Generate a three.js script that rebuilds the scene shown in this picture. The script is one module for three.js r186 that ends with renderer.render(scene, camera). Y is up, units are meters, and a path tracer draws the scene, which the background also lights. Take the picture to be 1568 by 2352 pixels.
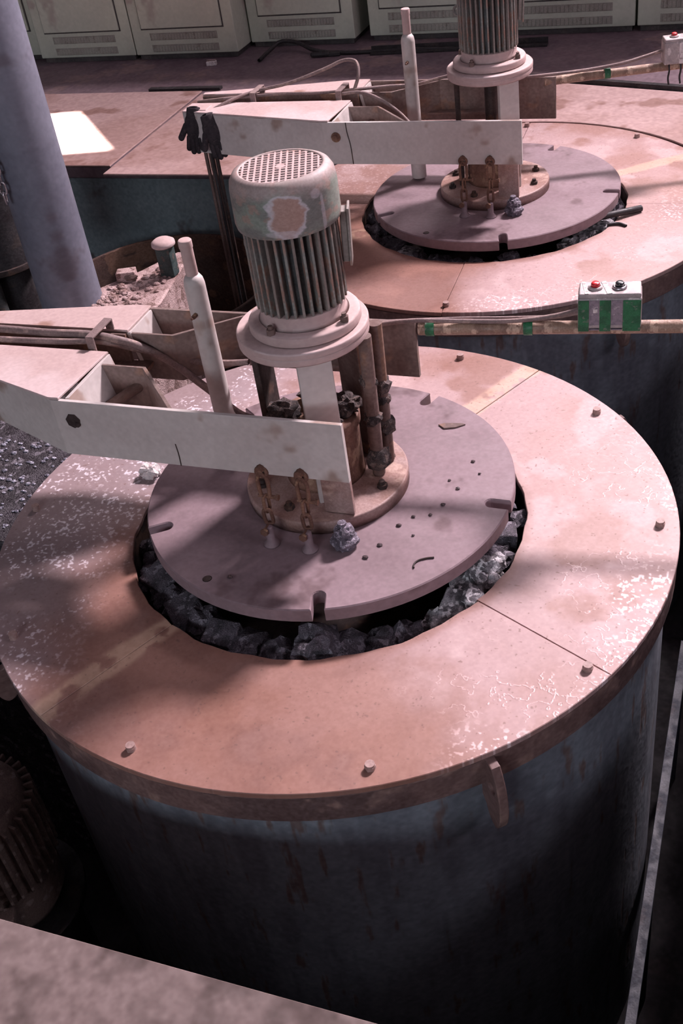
import * as THREE from 'three';
import { RoundedBoxGeometry } from 'three/addons/geometries/RoundedBoxGeometry.js';
import { RectAreaLightUniformsLib } from 'three/addons/lights/RectAreaLightUniformsLib.js';
import { mergeGeometries } from 'three/addons/utils/BufferGeometryUtils.js';

// ------------------------------------------------------------------ camera, sky, sun, light from added openings, exposure
const scene = new THREE.Scene();
const camera = new THREE.PerspectiveCamera(50.14, 1568 / 2352, 0.05, 60);
camera.position.set(1.0046, 1.7894, 2.0598);
camera.up.set(-0.10823, 0.78114, -0.6149);
camera.lookAt(0.67203, 1.17804, 1.34173);
const renderer = new THREE.WebGLRenderer({ antialias: true });
renderer.toneMapping = THREE.LinearToneMapping;
renderer.toneMappingExposure = 1.0;
renderer.shadowMap.enabled = true;
RectAreaLightUniformsLib.init();
scene.background = new THREE.Color().setRGB(0.55, 0.65, 0.85);   // pale sky outside, seen only through the added roof opening

const sun = new THREE.DirectionalLight(new THREE.Color().setRGB(1, 0.9, 0.86), 60);
const SUN = new THREE.Vector3(-0.22, 1, -0.16).normalize();
sun.target.position.set(-2.4, 0, -2.9);
sun.position.copy(sun.target.position).addScaledVector(SUN, 14);
sun.castShadow = true; sun.shadow.mapSize.set(2048, 2048); sun.shadow.bias = -0.0005;
Object.assign(sun.shadow.camera, { left: -8, right: 8, top: 8, bottom: -8, near: 1, far: 30 });
scene.add(sun, sun.target);

const ROOF = 7, BACK = -5.6, FRONT = 9, LEFT = -5.5, RIGHT = 5.5;
// added unseen openings with frosted panes, guessed to suit the light: [kind, centre, width, height, radiance, colour]
const ADDED_WINDOWS = [
  ['back', [2.6, 6.0, BACK], 1.4, 1.2, 520, [1, 0.84, 0.91]],
  ['back', [0.1, 4.0, BACK], 1.6, 1.1, 28, [1, 0.84, 0.9]],
  ['right', [RIGHT, 3.7, 0.9], 1.5, 1.3, 7.5, [0.92, 0.84, 1]],
  ['front', [-0.6, 3.1, FRONT], 4.4, 1.5, 9.5, [0.82, 0.88, 1]],  // cool fill added from the camera side
];

// ------------------------------------------------------------------ helpers
let rs = 7;
const rnd = (a = 0, b = 1) => { rs = (rs * 1664525 + 1013904223) >>> 0; return a + (b - a) * rs / 4294967296; };
const hash = (x, y, s) => { let h = (x * 374761393 + y * 668265263 + s * 362437) | 0; h = Math.imul(h ^ (h >>> 13), 1274126177); return ((h ^ (h >>> 16)) >>> 0) / 4294967296; };
function vnoise(x, y, px, py, s) {
  const x0 = Math.floor(x), y0 = Math.floor(y); let fx = x - x0, fy = y - y0;
  fx = fx * fx * (3 - 2 * fx); fy = fy * fy * (3 - 2 * fy);
  const m = (a, n) => ((a % n) + n) % n;
  const a = hash(m(x0, px), m(y0, py), s), b = hash(m(x0 + 1, px), m(y0, py), s), c = hash(m(x0, px), m(y0 + 1, py), s), d = hash(m(x0 + 1, px), m(y0 + 1, py), s);
  return a + (b - a) * fx + (c - a) * fy + (a - b - c + d) * fx * fy;
}
function fbm(u, v, f, oct, s, fy = f) { let t = 0, w = 0.5, n = 0; for (let i = 0; i < oct; i++) { t += w * vnoise(u * f, v * fy, f, fy, s + i * 17); n += w; w *= 0.55; f *= 2; fy *= 2; } return t / n; }
const ss = (a, b, x) => { x = Math.min(1, Math.max(0, (x - a) / (b - a))); return x * x * (3 - 2 * x); };
const mix3 = (a, b, t) => [a[0] + (b[0] - a[0]) * t, a[1] + (b[1] - a[1]) * t, a[2] + (b[2] - a[2]) * t];
const toByte = (v) => Math.max(0, Math.min(255, Math.round(v)));
function makeTex(N, M, fn, srgb, rep) {          // fn(u, v) -> [r, g, b] in 0..255
  const d = new Uint8Array(N * M * 4);
  for (let j = 0; j < M; j++) for (let i = 0; i < N; i++) { const c = fn((i + 0.5) / N, (j + 0.5) / M), k = (j * N + i) * 4; d[k] = toByte(c[0]); d[k + 1] = toByte(c[1]); d[k + 2] = toByte(c[2]); d[k + 3] = 255; }
  const t = new THREE.DataTexture(d, N, M, THREE.RGBAFormat);
  t.wrapS = t.wrapT = THREE.RepeatWrapping; t.magFilter = THREE.LinearFilter; t.minFilter = THREE.LinearMipmapLinearFilter; t.generateMipmaps = true;
  if (srgb) t.colorSpace = THREE.SRGBColorSpace;
  if (rep) t.repeat.set(rep, rep);
  t.needsUpdate = true; return t;
}
let seedN = 1;
// grimy surface: two tones in large patches, a third tone in spots, fine grain; streak > 1 stretches it vertically
function grime(a, b, c, { m = 0.8, rough = [0.55, 0.8], bump = 0.0012, spot = 0.62, metal = 0, streak = 1, grain = 14, f = 4, N = 400 } = {}) {
  const s = seedN++ * 101, fx = streak > 1 ? f * streak : f;
  const map = makeTex(N, N, (u, v) => {
    const n1 = fbm(u, v, fx, 4, s, f), n2 = fbm(u, v, fx * 2, 4, s + 7, f * 2), g = fbm(u, v, 96, 2, s + 9) - 0.5;
    let col = mix3(a, b, ss(0.36, 0.64, n1)); col = mix3(col, c, ss(spot, spot + 0.13, n2));
    return [col[0] + g * grain * 2, col[1] + g * grain * 2, col[2] + g * grain * 2];
  }, true, 1 / m);
  const aux = makeTex(N, N, (u, v) => {
    const n2 = fbm(u, v, fx * 2, 4, s + 7, f * 2), g = fbm(u, v, 80, 2, s + 9), n1 = fbm(u, v, 14, 3, s + 3);
    const r = rough[0] + (rough[1] - rough[0]) * ss(0.35, 0.65, 0.5 * n1 + 0.5 * n2);
    return [255 * (0.45 * g + 0.4 * n1 + 0.3 * ss(spot, spot + 0.13, n2) - 0.1), 255 * r, 0];
  }, false, 1 / m);
  return new THREE.MeshStandardMaterial({ map, roughnessMap: aux, bumpMap: aux, bumpScale: bump, roughness: 1, metalness: metal });
}
function boxUV(g) {
  g = g.index ? g.toNonIndexed() : g;
  const p = g.attributes.position, uv = new Float32Array(p.count * 2);
  const A = new THREE.Vector3(), B = new THREE.Vector3(), C = new THREE.Vector3(), n = new THREE.Vector3();
  for (let i = 0; i < p.count; i += 3) {
    A.fromBufferAttribute(p, i); B.fromBufferAttribute(p, i + 1); C.fromBufferAttribute(p, i + 2);
    n.subVectors(B, A).cross(C.clone().sub(A)); const x = Math.abs(n.x), y = Math.abs(n.y), z = Math.abs(n.z);
    for (let k = 0; k < 3; k++) { const q = [A, B, C][k]; const j = (i + k) * 2;
      if (y >= x && y >= z) { uv[j] = q.x; uv[j + 1] = q.z; } else if (x >= z) { uv[j] = q.z; uv[j + 1] = q.y; } else { uv[j] = q.x; uv[j + 1] = q.y; } }
  }
  g.setAttribute('uv', new THREE.BufferAttribute(uv, 2));
  for (const k of Object.keys(g.attributes)) if (!['position', 'normal', 'uv'].includes(k)) g.deleteAttribute(k);
  return g;
}
const counts = {};
function numbered(n) { const k = counts[n] = (counts[n] ?? -1) + 1; return k ? n + '_' + String(k).padStart(3, '0') : n; }
function mesh(name, geos, mat, parent) {
  const list = (Array.isArray(geos) ? geos : [geos]).map(boxUV);
  const o = new THREE.Mesh(list.length > 1 ? mergeGeometries(list) : list[0], mat);
  o.castShadow = o.receiveShadow = true;
  o.name = parent ? name : numbered(name);
  (parent || scene).add(o); return o;
}
function raw(name, geo, mat, parent) { const o = new THREE.Mesh(geo, mat); o.castShadow = o.receiveShadow = true; o.name = parent ? name : numbered(name); (parent || scene).add(o); return o; }
function partNames(root) { const c = {}; root.children.forEach((k) => { const b = k.name.replace(/_\d{3}$/, ''); const i = c[b] = (c[b] ?? -1) + 1; k.name = i ? b + '_' + String(i).padStart(3, '0') : b; partNames(k); }); }
function tag(o, label, category, group) { o.userData.label = label; o.userData.category = category; if (group) o.userData.group = group; return o; }
function struct(o) { o.userData.kind = 'structure'; return o; }
function thing(name, label, category, pos = [0, 0, 0], ry = 0, group) { const o = new THREE.Group(); o.name = numbered(name); o.position.set(...pos); o.rotation.y = ry; scene.add(o); return tag(o, label, category, group); }
const mv = (g, x = 0, y = 0, z = 0, rx = 0, ry = 0, rz = 0) => { if (rx) g.rotateX(rx); if (rz) g.rotateZ(rz); if (ry) g.rotateY(ry); return g.translate(x, y, z); };
const bx = (x0, x1, y0, y1, z0, z1, r = 0.002) => new RoundedBoxGeometry(x1 - x0, y1 - y0, z1 - z0, 1, Math.min(r, (x1 - x0) * 0.45, (y1 - y0) * 0.45, (z1 - z0) * 0.45)).translate((x0 + x1) / 2, (y0 + y1) / 2, (z0 + z1) / 2);
const cyl = (r, y0, y1, x = 0, z = 0, seg = 32, r2 = r) => new THREE.CylinderGeometry(r2, r, y1 - y0, seg).translate(x, (y0 + y1) / 2, z);
const lathe = (pts, seg = 64) => new THREE.LatheGeometry(pts.map((p) => new THREE.Vector2(...p)), seg);
function plate(pts, y0, y1, bev = 0.0015, holes = []) {     // plan outline [x, z]
  const s = new THREE.Shape(pts.map(([x, z]) => new THREE.Vector2(x, -z)));
  for (const h of holes) s.holes.push(new THREE.Path(h.map(([x, z]) => new THREE.Vector2(x, -z))));
  const b = Math.min(bev, (y1 - y0) * 0.4);
  return new THREE.ExtrudeGeometry(s, { depth: y1 - y0 - 2 * b, bevelEnabled: b > 0, bevelSize: b, bevelOffset: -b, bevelThickness: b, bevelSegments: 1, curveSegments: 8 }).rotateX(-Math.PI / 2).translate(0, y0 + b, 0);
}
const V = (p) => new THREE.Vector3(...p);
const tube = (pts, r, seg = 48, rad = 8, closed = false) => new THREE.TubeGeometry(new THREE.CatmullRomCurve3(pts.map(V), closed, 'centripetal'), seg, r, rad, closed);
function rod(a, b, r, seg = 12, r2 = r) { const A = V(a), B = V(b), d = B.clone().sub(A), g = new THREE.CylinderGeometry(r2, r, d.length(), seg); g.applyQuaternion(new THREE.Quaternion().setFromUnitVectors(new THREE.Vector3(0, 1, 0), d.normalize())); const m = A.add(B).multiplyScalar(0.5); return g.translate(m.x, m.y, m.z); }
const hex = (r, h, x, y, z, ry = 0) => new THREE.CylinderGeometry(r * 0.97, r, h, 6).rotateY(ry).translate(x, y + h / 2, z);
function lump(r, sx, sy, sz, seed, det = 2, amp = 0.35) {    // broken stone: faceted, uneven
  const g = new THREE.IcosahedronGeometry(1, det).toNonIndexed(), p = g.attributes.position, v = new THREE.Vector3();
  for (let i = 0; i < p.count; i++) {
    v.fromBufferAttribute(p, i).normalize();
    const h = (a, b) => hash(Math.round(a * 2.2 + 50), Math.round(b * 2.2 + 90), seed), k = 1 + amp * (0.6 * h(v.x, v.y + v.z * 0.5) + 0.6 * h(v.z, v.x - v.y) - 0.6) + amp * 0.5 * (hash(Math.round(v.x * 9 + 99), Math.round((v.y * 7 + v.z * 13) + 99), seed + 3) - 0.5);
    v.multiplyScalar(k * r); p.setXYZ(i, v.x * sx, v.y * sy, v.z * sz);
  }
  g.computeVertexNormals(); return g;
}
function link(L, R, r) {      // one stadium-shaped chain link standing in the xy plane
  const pts = []; for (let i = 0; i < 16; i++) { const a = i / 16 * Math.PI * 2; pts.push([R * Math.cos(a), R * Math.sin(a) + (Math.sin(a) >= 0 ? L / 2 : -L / 2), 0]); }
  return tube(pts, r, 28, 6, true);
}
const D = Math.PI / 180;

// ------------------------------------------------------------------ materials
const M = {
  shell: grime([112, 118, 126], [100, 104, 112], [98, 84, 82], { m: 1.1, streak: 6, spot: 0.66, rough: [0.5, 0.75] }),
  rim: grime([108, 84, 80], [86, 66, 64], [130, 104, 96], { m: 0.7, spot: 0.6 }),
  lid: grime([134, 114, 119], [123, 104, 108], [106, 86, 89], { m: 0.9, rough: [0.55, 0.72], bump: 0.0006, spot: 0.66, grain: 8 }),
  paint: grime([196, 188, 184], [186, 177, 173], [156, 136, 126], { m: 1.0, rough: [0.5, 0.7], bump: 0.0006, spot: 0.66, grain: 8 }),
  dusty: grime([196, 176, 174], [184, 160, 156], [150, 118, 106], { m: 0.8, rough: [0.6, 0.85], bump: 0.0006, spot: 0.68, grain: 8 }),
  rusty: grime([126, 92, 74], [100, 70, 58], [156, 124, 98], { m: 0.3, rough: [0.65, 0.9], bump: 0.001, spot: 0.58 }),
  brown: grime([112, 92, 86], [96, 76, 70], [130, 100, 84], { m: 0.6, rough: [0.6, 0.85], spot: 0.6 }),
  darkrust: grime([66, 50, 46], [50, 38, 36], [84, 62, 52], { m: 0.6, rough: [0.6, 0.9] }),
  motor: grime([128, 130, 124], [114, 110, 106], [140, 112, 100], { m: 0.5, rough: [0.5, 0.75], spot: 0.6 }),
  drum: grime([84, 62, 54], [66, 48, 42], [104, 78, 64], { m: 0.6, rough: [0.7, 0.95] }),
  dirt: grime([130, 112, 104], [104, 88, 82], [160, 144, 136], { m: 0.25, rough: [0.6, 0.9], bump: 0.002 }),
  rail: grime([52, 56, 64], [44, 48, 56], [66, 64, 68], { m: 0.4 }),
  black: grime([20, 18, 19], [14, 13, 14], [30, 27, 27], { m: 0.4, rough: [0.8, 1] }),
  dark: grime([44, 40, 42], [34, 30, 32], [58, 50, 48], { m: 0.5, rough: [0.5, 0.85] }),
  slag: grime([92, 86, 94], [62, 58, 64], [132, 126, 134], { m: 0.12, rough: [0.75, 1], bump: 0.004, spot: 0.58, grain: 40 }),
  ash: grime([176, 172, 176], [104, 100, 104], [236, 232, 234], { m: 0.1, rough: [0.6, 0.95], bump: 0.004, spot: 0.55, grain: 50 }),
  rag: grime([84, 72, 70], [54, 46, 46], [110, 94, 88], { m: 0.1, rough: [0.8, 1], bump: 0.004, spot: 0.55, grain: 30 }),
  hose: grime([140, 120, 116], [120, 102, 100], [158, 136, 128], { m: 0.3, rough: [0.6, 0.8] }),
  pipe: grime([108, 110, 122], [98, 100, 112], [92, 88, 97], { m: 1.2, rough: [0.45, 0.65], bump: 0.0005, grain: 8 }),
  glove: grime([54, 46, 50], [42, 36, 40], [68, 58, 60], { m: 0.12, rough: [0.85, 1], bump: 0.002 }),
  cab: grime([184, 190, 174], [176, 180, 166], [160, 154, 144], { m: 1.4, rough: [0.4, 0.6], bump: 0.0003, spot: 0.68, grain: 6 }),
  cabdark: grime([70, 66, 66], [60, 56, 56], [80, 74, 72], { m: 0.8 }),
  floordirt: grime([112, 94, 100], [98, 82, 90], [128, 108, 108], { m: 1.6, rough: [0.6, 0.85], bump: 0.002, spot: 0.6 }),
  floorplate: grime([176, 148, 144], [160, 130, 124], [140, 108, 100], { m: 1.5, rough: [0.5, 0.75], bump: 0.0008, spot: 0.62 }),
  concrete: grime([116, 101, 98], [103, 89, 86], [82, 69, 66], { m: 1.3, rough: [0.55, 0.85], bump: 0.002, spot: 0.6 }),
  debris: grime([178, 154, 150], [150, 126, 122], [120, 96, 90], { m: 0.25, rough: [0.7, 0.95], bump: 0.004, spot: 0.55, grain: 34 }),
  cokeledge: grime([60, 56, 61], [44, 40, 44], [104, 99, 106], { m: 0.2, rough: [0.35, 0.9], bump: 0.005, spot: 0.58, grain: 50 }),
  pitwall: grime([124, 138, 142], [110, 124, 128], [92, 90, 92], { m: 1.2, rough: [0.6, 0.85], spot: 0.64 }),
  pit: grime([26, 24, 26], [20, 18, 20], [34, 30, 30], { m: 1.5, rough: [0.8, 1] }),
  wall: grime([88, 82, 86], [78, 73, 77], [68, 63, 66], { m: 2.5, rough: [0.8, 0.95] }),
  green: grime([34, 104, 66], [26, 84, 54], [96, 108, 92], { m: 0.08, rough: [0.4, 0.7], bump: 0.0004, spot: 0.62, grain: 20 }),
  greenpost: grime([62, 78, 76], [50, 64, 64], [92, 84, 78], { m: 0.2 }),
  boxgrey: grime([176, 164, 162], [156, 146, 146], [206, 196, 194], { m: 0.15, rough: [0.35, 0.6], bump: 0.0004 }),
  tapegrey: grime([138, 126, 136], [112, 104, 114], [178, 166, 172], { m: 0.05, rough: [0.3, 0.5], bump: 0.0006 }),
  scrapred: new THREE.MeshPhysicalMaterial({ color: 0xc0242c, roughness: 0.3, clearcoat: 0.5 }),
  blackbtn: new THREE.MeshPhysicalMaterial({ color: 0x23272a, roughness: 0.25, clearcoat: 0.6 }),
  chrome: new THREE.MeshStandardMaterial({ color: 0xb8b4b8, roughness: 0.3, metalness: 0.9 }),
  foil: grime([150, 150, 164], [110, 108, 120], [210, 208, 220], { m: 0.06, rough: [0.25, 0.6], bump: 0.003, spot: 0.55, metal: 0.4 }),
  wrap: grime([112, 104, 116], [84, 78, 88], [164, 156, 168], { m: 0.06, rough: [0.4, 0.8], bump: 0.003, spot: 0.56, grain: 30 }),
  pale: grime([226, 216, 214], [206, 196, 196], [170, 156, 154], { m: 0.08, rough: [0.5, 0.8], bump: 0.002 }),
  grit: grime([70, 54, 56], [52, 40, 44], [100, 80, 78], { m: 0.1 }),
};

M.flangeMat = grime([156, 130, 124], [144, 112, 102], [174, 146, 134], { m: 0.4, rough: [0.55, 0.8], spot: 0.6 });
M.rusty2 = grime([136, 102, 86], [112, 80, 68], [158, 126, 106], { m: 0.35, rough: [0.6, 0.85], spot: 0.58, streak: 2 });
M.motorDark = grime([72, 76, 76], [58, 58, 58], [92, 74, 66], { m: 0.4, rough: [0.5, 0.8] });
M.motor2 = grime([136, 128, 122], [120, 110, 104], [150, 116, 100], { m: 0.5, rough: [0.5, 0.75], spot: 0.58 });
M.brownPaint = grime([124, 106, 100], [108, 90, 84], [134, 106, 92], { m: 0.7, rough: [0.55, 0.8], spot: 0.6 });
M.rusty3 = grime([150, 124, 106], [124, 98, 84], [186, 160, 140], { m: 0.25, rough: [0.45, 0.75], spot: 0.56, streak: 2 });
M.louver = grime([148, 146, 136], [140, 136, 128], [126, 120, 112], { m: 0.3 });

// cover plate of a furnace: bare rusted steel, ash on one side, two worn pale strips over the welds
function coverMaterial(s, ashy) {
  const N = 1024, half = 0.92;
  const strip = (X, Z, deg, w) => { const c = Math.cos(deg * D), q = Math.sin(deg * D); const al = X * c + Z * q, ac = -X * q + Z * c; return al > 0.5 ? Math.abs(ac) / w : 9; };
  const data = (u, v) => {
    const X = (u * 2 - 1) * half, Z = (v * 2 - 1) * half, r = Math.hypot(X, Z), a = Math.atan2(Z, X) / D;
    const n1 = fbm(u, v, 5, 5, s), n2 = fbm(u, v, 12, 4, s + 31), n3 = fbm(u, v, 60, 3, s + 51), n4 = fbm(u, v, 240, 2, s + 61);
    let col = mix3([172, 144, 142], [156, 121, 113], ss(0.38, 0.62, n1));
    col = mix3(col, [188, 163, 161], 0.7 * ss(0.54, 0.7, n2));
    col = mix3(col, [132, 92, 78], 0.6 * ss(0.58, 0.72, fbm(u, v, 8, 5, s + 77)));
    col = mix3(col, [124, 84, 70], 0.55 * (1 - ss(0.524, 0.56, r + (n2 - 0.5) * 0.05)));
    const rustFalloff = ss(38, 62, a + (n1 - 0.5) * 40) * ss(200, 150, a + (n1 - 0.5) * 40);  // rusty brown front sector, also carrying light falloff painted into the tone
    col = mix3(col, mix3([140, 100, 86], [122, 84, 72], ss(0.4, 0.62, n2)), 0.72 * rustFalloff);
    col = mix3(col, [196, 174, 174], 0.4 * ss(-75, -30, a) * ss(48, 20, a) * ss(0.3, 0.6, n1));  // right sector paler: the stronger light there is put into the colour
    let rough = 0.42 + 0.25 * n2, h = 0.5 * n2 + 0.3 * n3;
    const left = ss(-0.25, -0.6, X + (n1 - 0.5) * 0.5) * ashy;
    if (left > 0) { col = mix3(col, [146, 132, 136], 0.75 * left); const f = ss(0.6, 0.7, n4 * 0.75 + n3 * 0.25) * ss(0.4, 0.55, n2) * left; col = mix3(col, [216, 206, 212], f); rough -= 0.15 * f; h += 0.5 * f; }
    for (const [d, w] of [[-64.5, 0.034], [117, 0.036]]) {
      const q = strip(X, Z, d + (n1 - 0.5) * 3, w);
      if (q < 1.4) { const k = ss(1.3, 0.7, q + (n2 - 0.5) * 0.8) * ss(0.36, 0.52, fbm(u, v, 30, 4, s + 99) + 0.1); col = mix3(col, [204, 174, 148], 0.6 * k); h += 0.25 * k; }
    }
    const scr = ss(-50, -10, a) * ss(62, 40, a) * ss(0.6, 0.68, r);      // molten-salt scabs, glossy
    if (scr > 0) { const ridg = 1 - Math.abs(2 * fbm(u, v, 44, 4, s + 123) - 1), k = ss(0.965, 0.99, ridg) * ss(0.48, 0.6, fbm(u, v, 9, 3, s + 140)) * scr; col = mix3(col, [222, 200, 198], 0.6 * k); rough -= 0.25 * k; h += 0.7 * k; const d = ss(0.62, 0.7, n4) * ss(0.45, 0.6, fbm(u, v, 7, 3, s + 150)) * scr; col = mix3(col, [226, 208, 208], d); h += 0.5 * d; rough -= 0.2 * d; }
    const dot = ss(0.8, 0.86, fbm(u, v, 230, 2, s + 170)); col = mix3(col, [104, 78, 70], 0.45 * dot);
    const g = (n4 - 0.5) * 14; return [col, rough, h, g];
  };
  const cache = new Array(N * N); let k = 0;
  const map = makeTex(N, N, (u, v) => { const d = cache[k++] = data(u, v); return [d[0][0] + d[3], d[0][1] + d[3], d[0][2] + d[3]]; }, true);
  k = 0; const aux = makeTex(N, N, () => { const d = cache[k++]; return [110 * d[2], 255 * d[1], 0]; }, false);
  return new THREE.MeshStandardMaterial({ map, roughnessMap: aux, bumpMap: aux, bumpScale: 0.0022, roughness: 1, metalness: 0.0 });
}
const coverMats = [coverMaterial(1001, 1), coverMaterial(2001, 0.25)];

// ------------------------------------------------------------------ the hall
const F_EDGE = -2.43, P_EDGE = 1.266, P_LEFT = -3.4, P_RIGHT = 1.2, R2 = [-0.02, -2.04];
{
  const arc = []; const rr = 0.935, a0 = Math.asin((F_EDGE - R2[1]) / rr);
  for (let i = 0; i <= 40; i++) { const a = (Math.PI - a0) + (a0 * 2 + Math.PI) * i / 40; arc.push([R2[0] + rr * Math.cos(a), R2[1] + rr * Math.sin(a)]); }
  // floor behind the furnaces: dirty concrete with the round opening of the rear furnace
  const fl = struct(mesh('floor', plate([[LEFT, BACK], [RIGHT, BACK], [RIGHT, F_EDGE], ...arc.slice().reverse(), [LEFT, F_EDGE]], -0.07, -0.012, 0.004), M.floordirt));
  const sheet = (pts, y0, y1, m = M.floorplate) => mesh('floor_plate', plate(pts, y0, y1, 0.002), m, fl);
  sheet([[P_LEFT - 0.6, -3.5], [-2.0, -3.5], [-2.0, F_EDGE + 0.004], [P_LEFT - 0.6, F_EDGE + 0.004]], -0.0115, -0.003);
  const arc2 = []; for (let i = 0; i <= 14; i++) { const a = (198 + i * 4.4) * D; arc2.push([R2[0] + 0.925 * Math.cos(a), R2[1] + 0.925 * Math.sin(a)]); }
  sheet([[-1.965, -3.42], [-0.45, -3.42], ...arc2.slice().reverse(), [-0.9, -2.3], [-1.965, -2.3]], -0.0028, 0.006);
  const arc3 = []; for (let i = 0; i <= 16; i++) { const a = (264 + i * 4.4) * D; arc3.push([R2[0] + 0.925 * Math.cos(a), R2[1] + 0.925 * Math.sin(a)]); }
  sheet([[-0.44, -3.62], [1.9, -2.96], [1.9, F_EDGE], [0.87, F_EDGE], ...arc3.slice().reverse(), [-0.12, -2.99], [-0.44, -2.9]], -0.0115, -0.003);
  struct(mesh('trim_1', [bx(-2.35, -1.9, -0.011, 0.004, -3.56, -3.52), mv(bx(-1.2, 1.25, 0, 0.028, -0.016, 0.016), 0.75, -0.011, -3.31, 0, -0.275)], M.dark));
  // the landing the camera stands on
  const ff = struct(mesh('floor_front', plate([[LEFT, P_EDGE], [RIGHT, P_EDGE], [RIGHT, FRONT], [LEFT, FRONT]], -0.14, -0.008, 0.003), M.concrete));
  mesh('landing_plate', plate([[-2.4, P_EDGE - 0.012], [0.75, P_EDGE - 0.012], [0.75, 2.5], [-2.4, 2.5]], -0.0078, 0, 0.002), M.concrete, ff);
  mesh('landing_plate_001', plate([[0.754, P_EDGE - 0.012], [3.4, P_EDGE - 0.012], [3.4, 2.5], [0.754, 2.5]], -0.0078, 0, 0.002), M.concrete, ff);
  struct(mesh('floor_right', bx(P_RIGHT, RIGHT, -0.3, -0.012, F_EDGE + 0.001, P_EDGE - 0.001), M.concrete));
  struct(mesh('floor_left', bx(LEFT, P_LEFT, -0.3, -0.012, F_EDGE + 0.001, P_EDGE - 0.001), M.concrete));
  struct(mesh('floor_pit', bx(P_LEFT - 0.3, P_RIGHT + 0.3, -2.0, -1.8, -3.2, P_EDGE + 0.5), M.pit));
  struct(mesh('wall_pit_back_left', bx(P_LEFT - 0.2, -0.93, -1.8, -0.071, F_EDGE - 0.15, F_EDGE - 0.004), M.pitwall));
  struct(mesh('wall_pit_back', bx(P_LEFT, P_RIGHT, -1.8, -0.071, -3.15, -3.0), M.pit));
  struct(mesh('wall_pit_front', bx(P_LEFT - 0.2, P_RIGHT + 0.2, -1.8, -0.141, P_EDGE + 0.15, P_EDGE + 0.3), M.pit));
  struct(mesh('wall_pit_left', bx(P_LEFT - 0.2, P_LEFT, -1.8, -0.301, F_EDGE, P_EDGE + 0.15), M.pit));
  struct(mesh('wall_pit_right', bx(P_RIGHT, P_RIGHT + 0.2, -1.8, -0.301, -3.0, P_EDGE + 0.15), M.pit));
  // walls and roof with openings
  const hole = (c, w, h) => [[c[0] - w / 2, c[1] - h / 2], [c[0] + w / 2, c[1] - h / 2], [c[0] + w / 2, c[1] + h / 2], [c[0] - w / 2, c[1] + h / 2]];
  const wallShape = (side, z) => {
    const s = new THREE.Shape([[LEFT, -0.3], [RIGHT, -0.3], [RIGHT, ROOF], [LEFT, ROOF]].map((p) => new THREE.Vector2(...p)));
    for (const w of ADDED_WINDOWS) if (w[0] === side) s.holes.push(new THREE.Path(hole(w[1], w[2], w[3]).map((p) => new THREE.Vector2(...p))));
    return new THREE.ExtrudeGeometry(s, { depth: 0.25, bevelEnabled: false }).translate(0, 0, z);
  };
  struct(mesh('wall_back', wallShape('back', BACK - 0.25), M.wall));
  struct(mesh('wall_front', wallShape('front', FRONT), M.wall));
  struct(mesh('wall_left', bx(LEFT - 0.25, LEFT, -0.3, ROOF, BACK, FRONT), M.wall));
  {
    const sh = new THREE.Shape([[-FRONT, -0.3], [-BACK, -0.3], [-BACK, ROOF], [-FRONT, ROOF]].map((p) => new THREE.Vector2(...p)));
    for (const w of ADDED_WINDOWS) if (w[0] === 'right') sh.holes.push(new THREE.Path(hole([-w[1][2], w[1][1]], w[2], w[3]).map((p) => new THREE.Vector2(...p))));
    struct(mesh('wall_right', new THREE.ExtrudeGeometry(sh, { depth: 0.25, bevelEnabled: false }).rotateY(Math.PI / 2).translate(RIGHT, 0, 0), M.wall));
  }
  const k = ROOF / SUN.y; const sunOpening = [[-2.63, -3.19], [-2.11, -2.63], [-2.42, -2.57], [-2.95, -3.12]].map(([x, z]) => [x + SUN.x * k, z + SUN.z * k]);  // added roof opening, outlined to cast the sun patch on the floor
  const holes = [sunOpening]; for (const w of ADDED_WINDOWS) if (w[0] === 'roof') holes.push(hole([w[1][0], w[1][2]], w[2], w[3]));
  struct(mesh('ceiling', plate([[LEFT - 0.25, BACK - 0.25], [RIGHT + 0.25, BACK - 0.25], [RIGHT + 0.25, FRONT + 0.25], [LEFT - 0.25, FRONT + 0.25]], ROOF, ROOF + 0.04, 0, holes), M.wall));
  ADDED_WINDOWS.forEach(([side, c, w, h, L, col], i) => {
    const g = new THREE.Group(); g.name = 'window_' + (i + 1); struct(g); g.position.set(...c); if (side === 'roof') g.rotation.x = Math.PI / 2; if (side === 'front') g.rotation.y = Math.PI; if (side === 'right') g.rotation.y = -Math.PI / 2; scene.add(g);
    const back = side === 'roof' ? -0.03 : -0.1;
    mesh('added_window_frame', [bx(-w / 2, w / 2, -h / 2, -h / 2 + 0.05, back - 0.01, back + 0.03), bx(-w / 2, w / 2, h / 2 - 0.05, h / 2, back - 0.01, back + 0.03), bx(-w / 2, -w / 2 + 0.05, -h / 2, h / 2, back - 0.01, back + 0.03), bx(w / 2 - 0.05, w / 2, -h / 2, h / 2, back - 0.01, back + 0.03)], M.cabdark, g);
    mesh('pane', bx(-w / 2 + 0.03, w / 2 - 0.03, -h / 2 + 0.03, h / 2 - 0.03, back, back + 0.006), new THREE.MeshStandardMaterial({ color: 0xd8dce0, roughness: 0.6, emissive: new THREE.Color().setRGB(...col), emissiveIntensity: Math.min(L, 6) * 0.6 }), g);
    const l = new THREE.RectAreaLight(new THREE.Color().setRGB(...col), L, w - 0.1, h - 0.1);  // added light panel standing in for daylight through the opening
    l.position.set(0, 0, back + 0.04); l.lookAt(0, 0, back + 1); l.rotation.set(0, Math.PI, 0); l.name = 'added_daylight'; g.add(l);
  });
}

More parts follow.
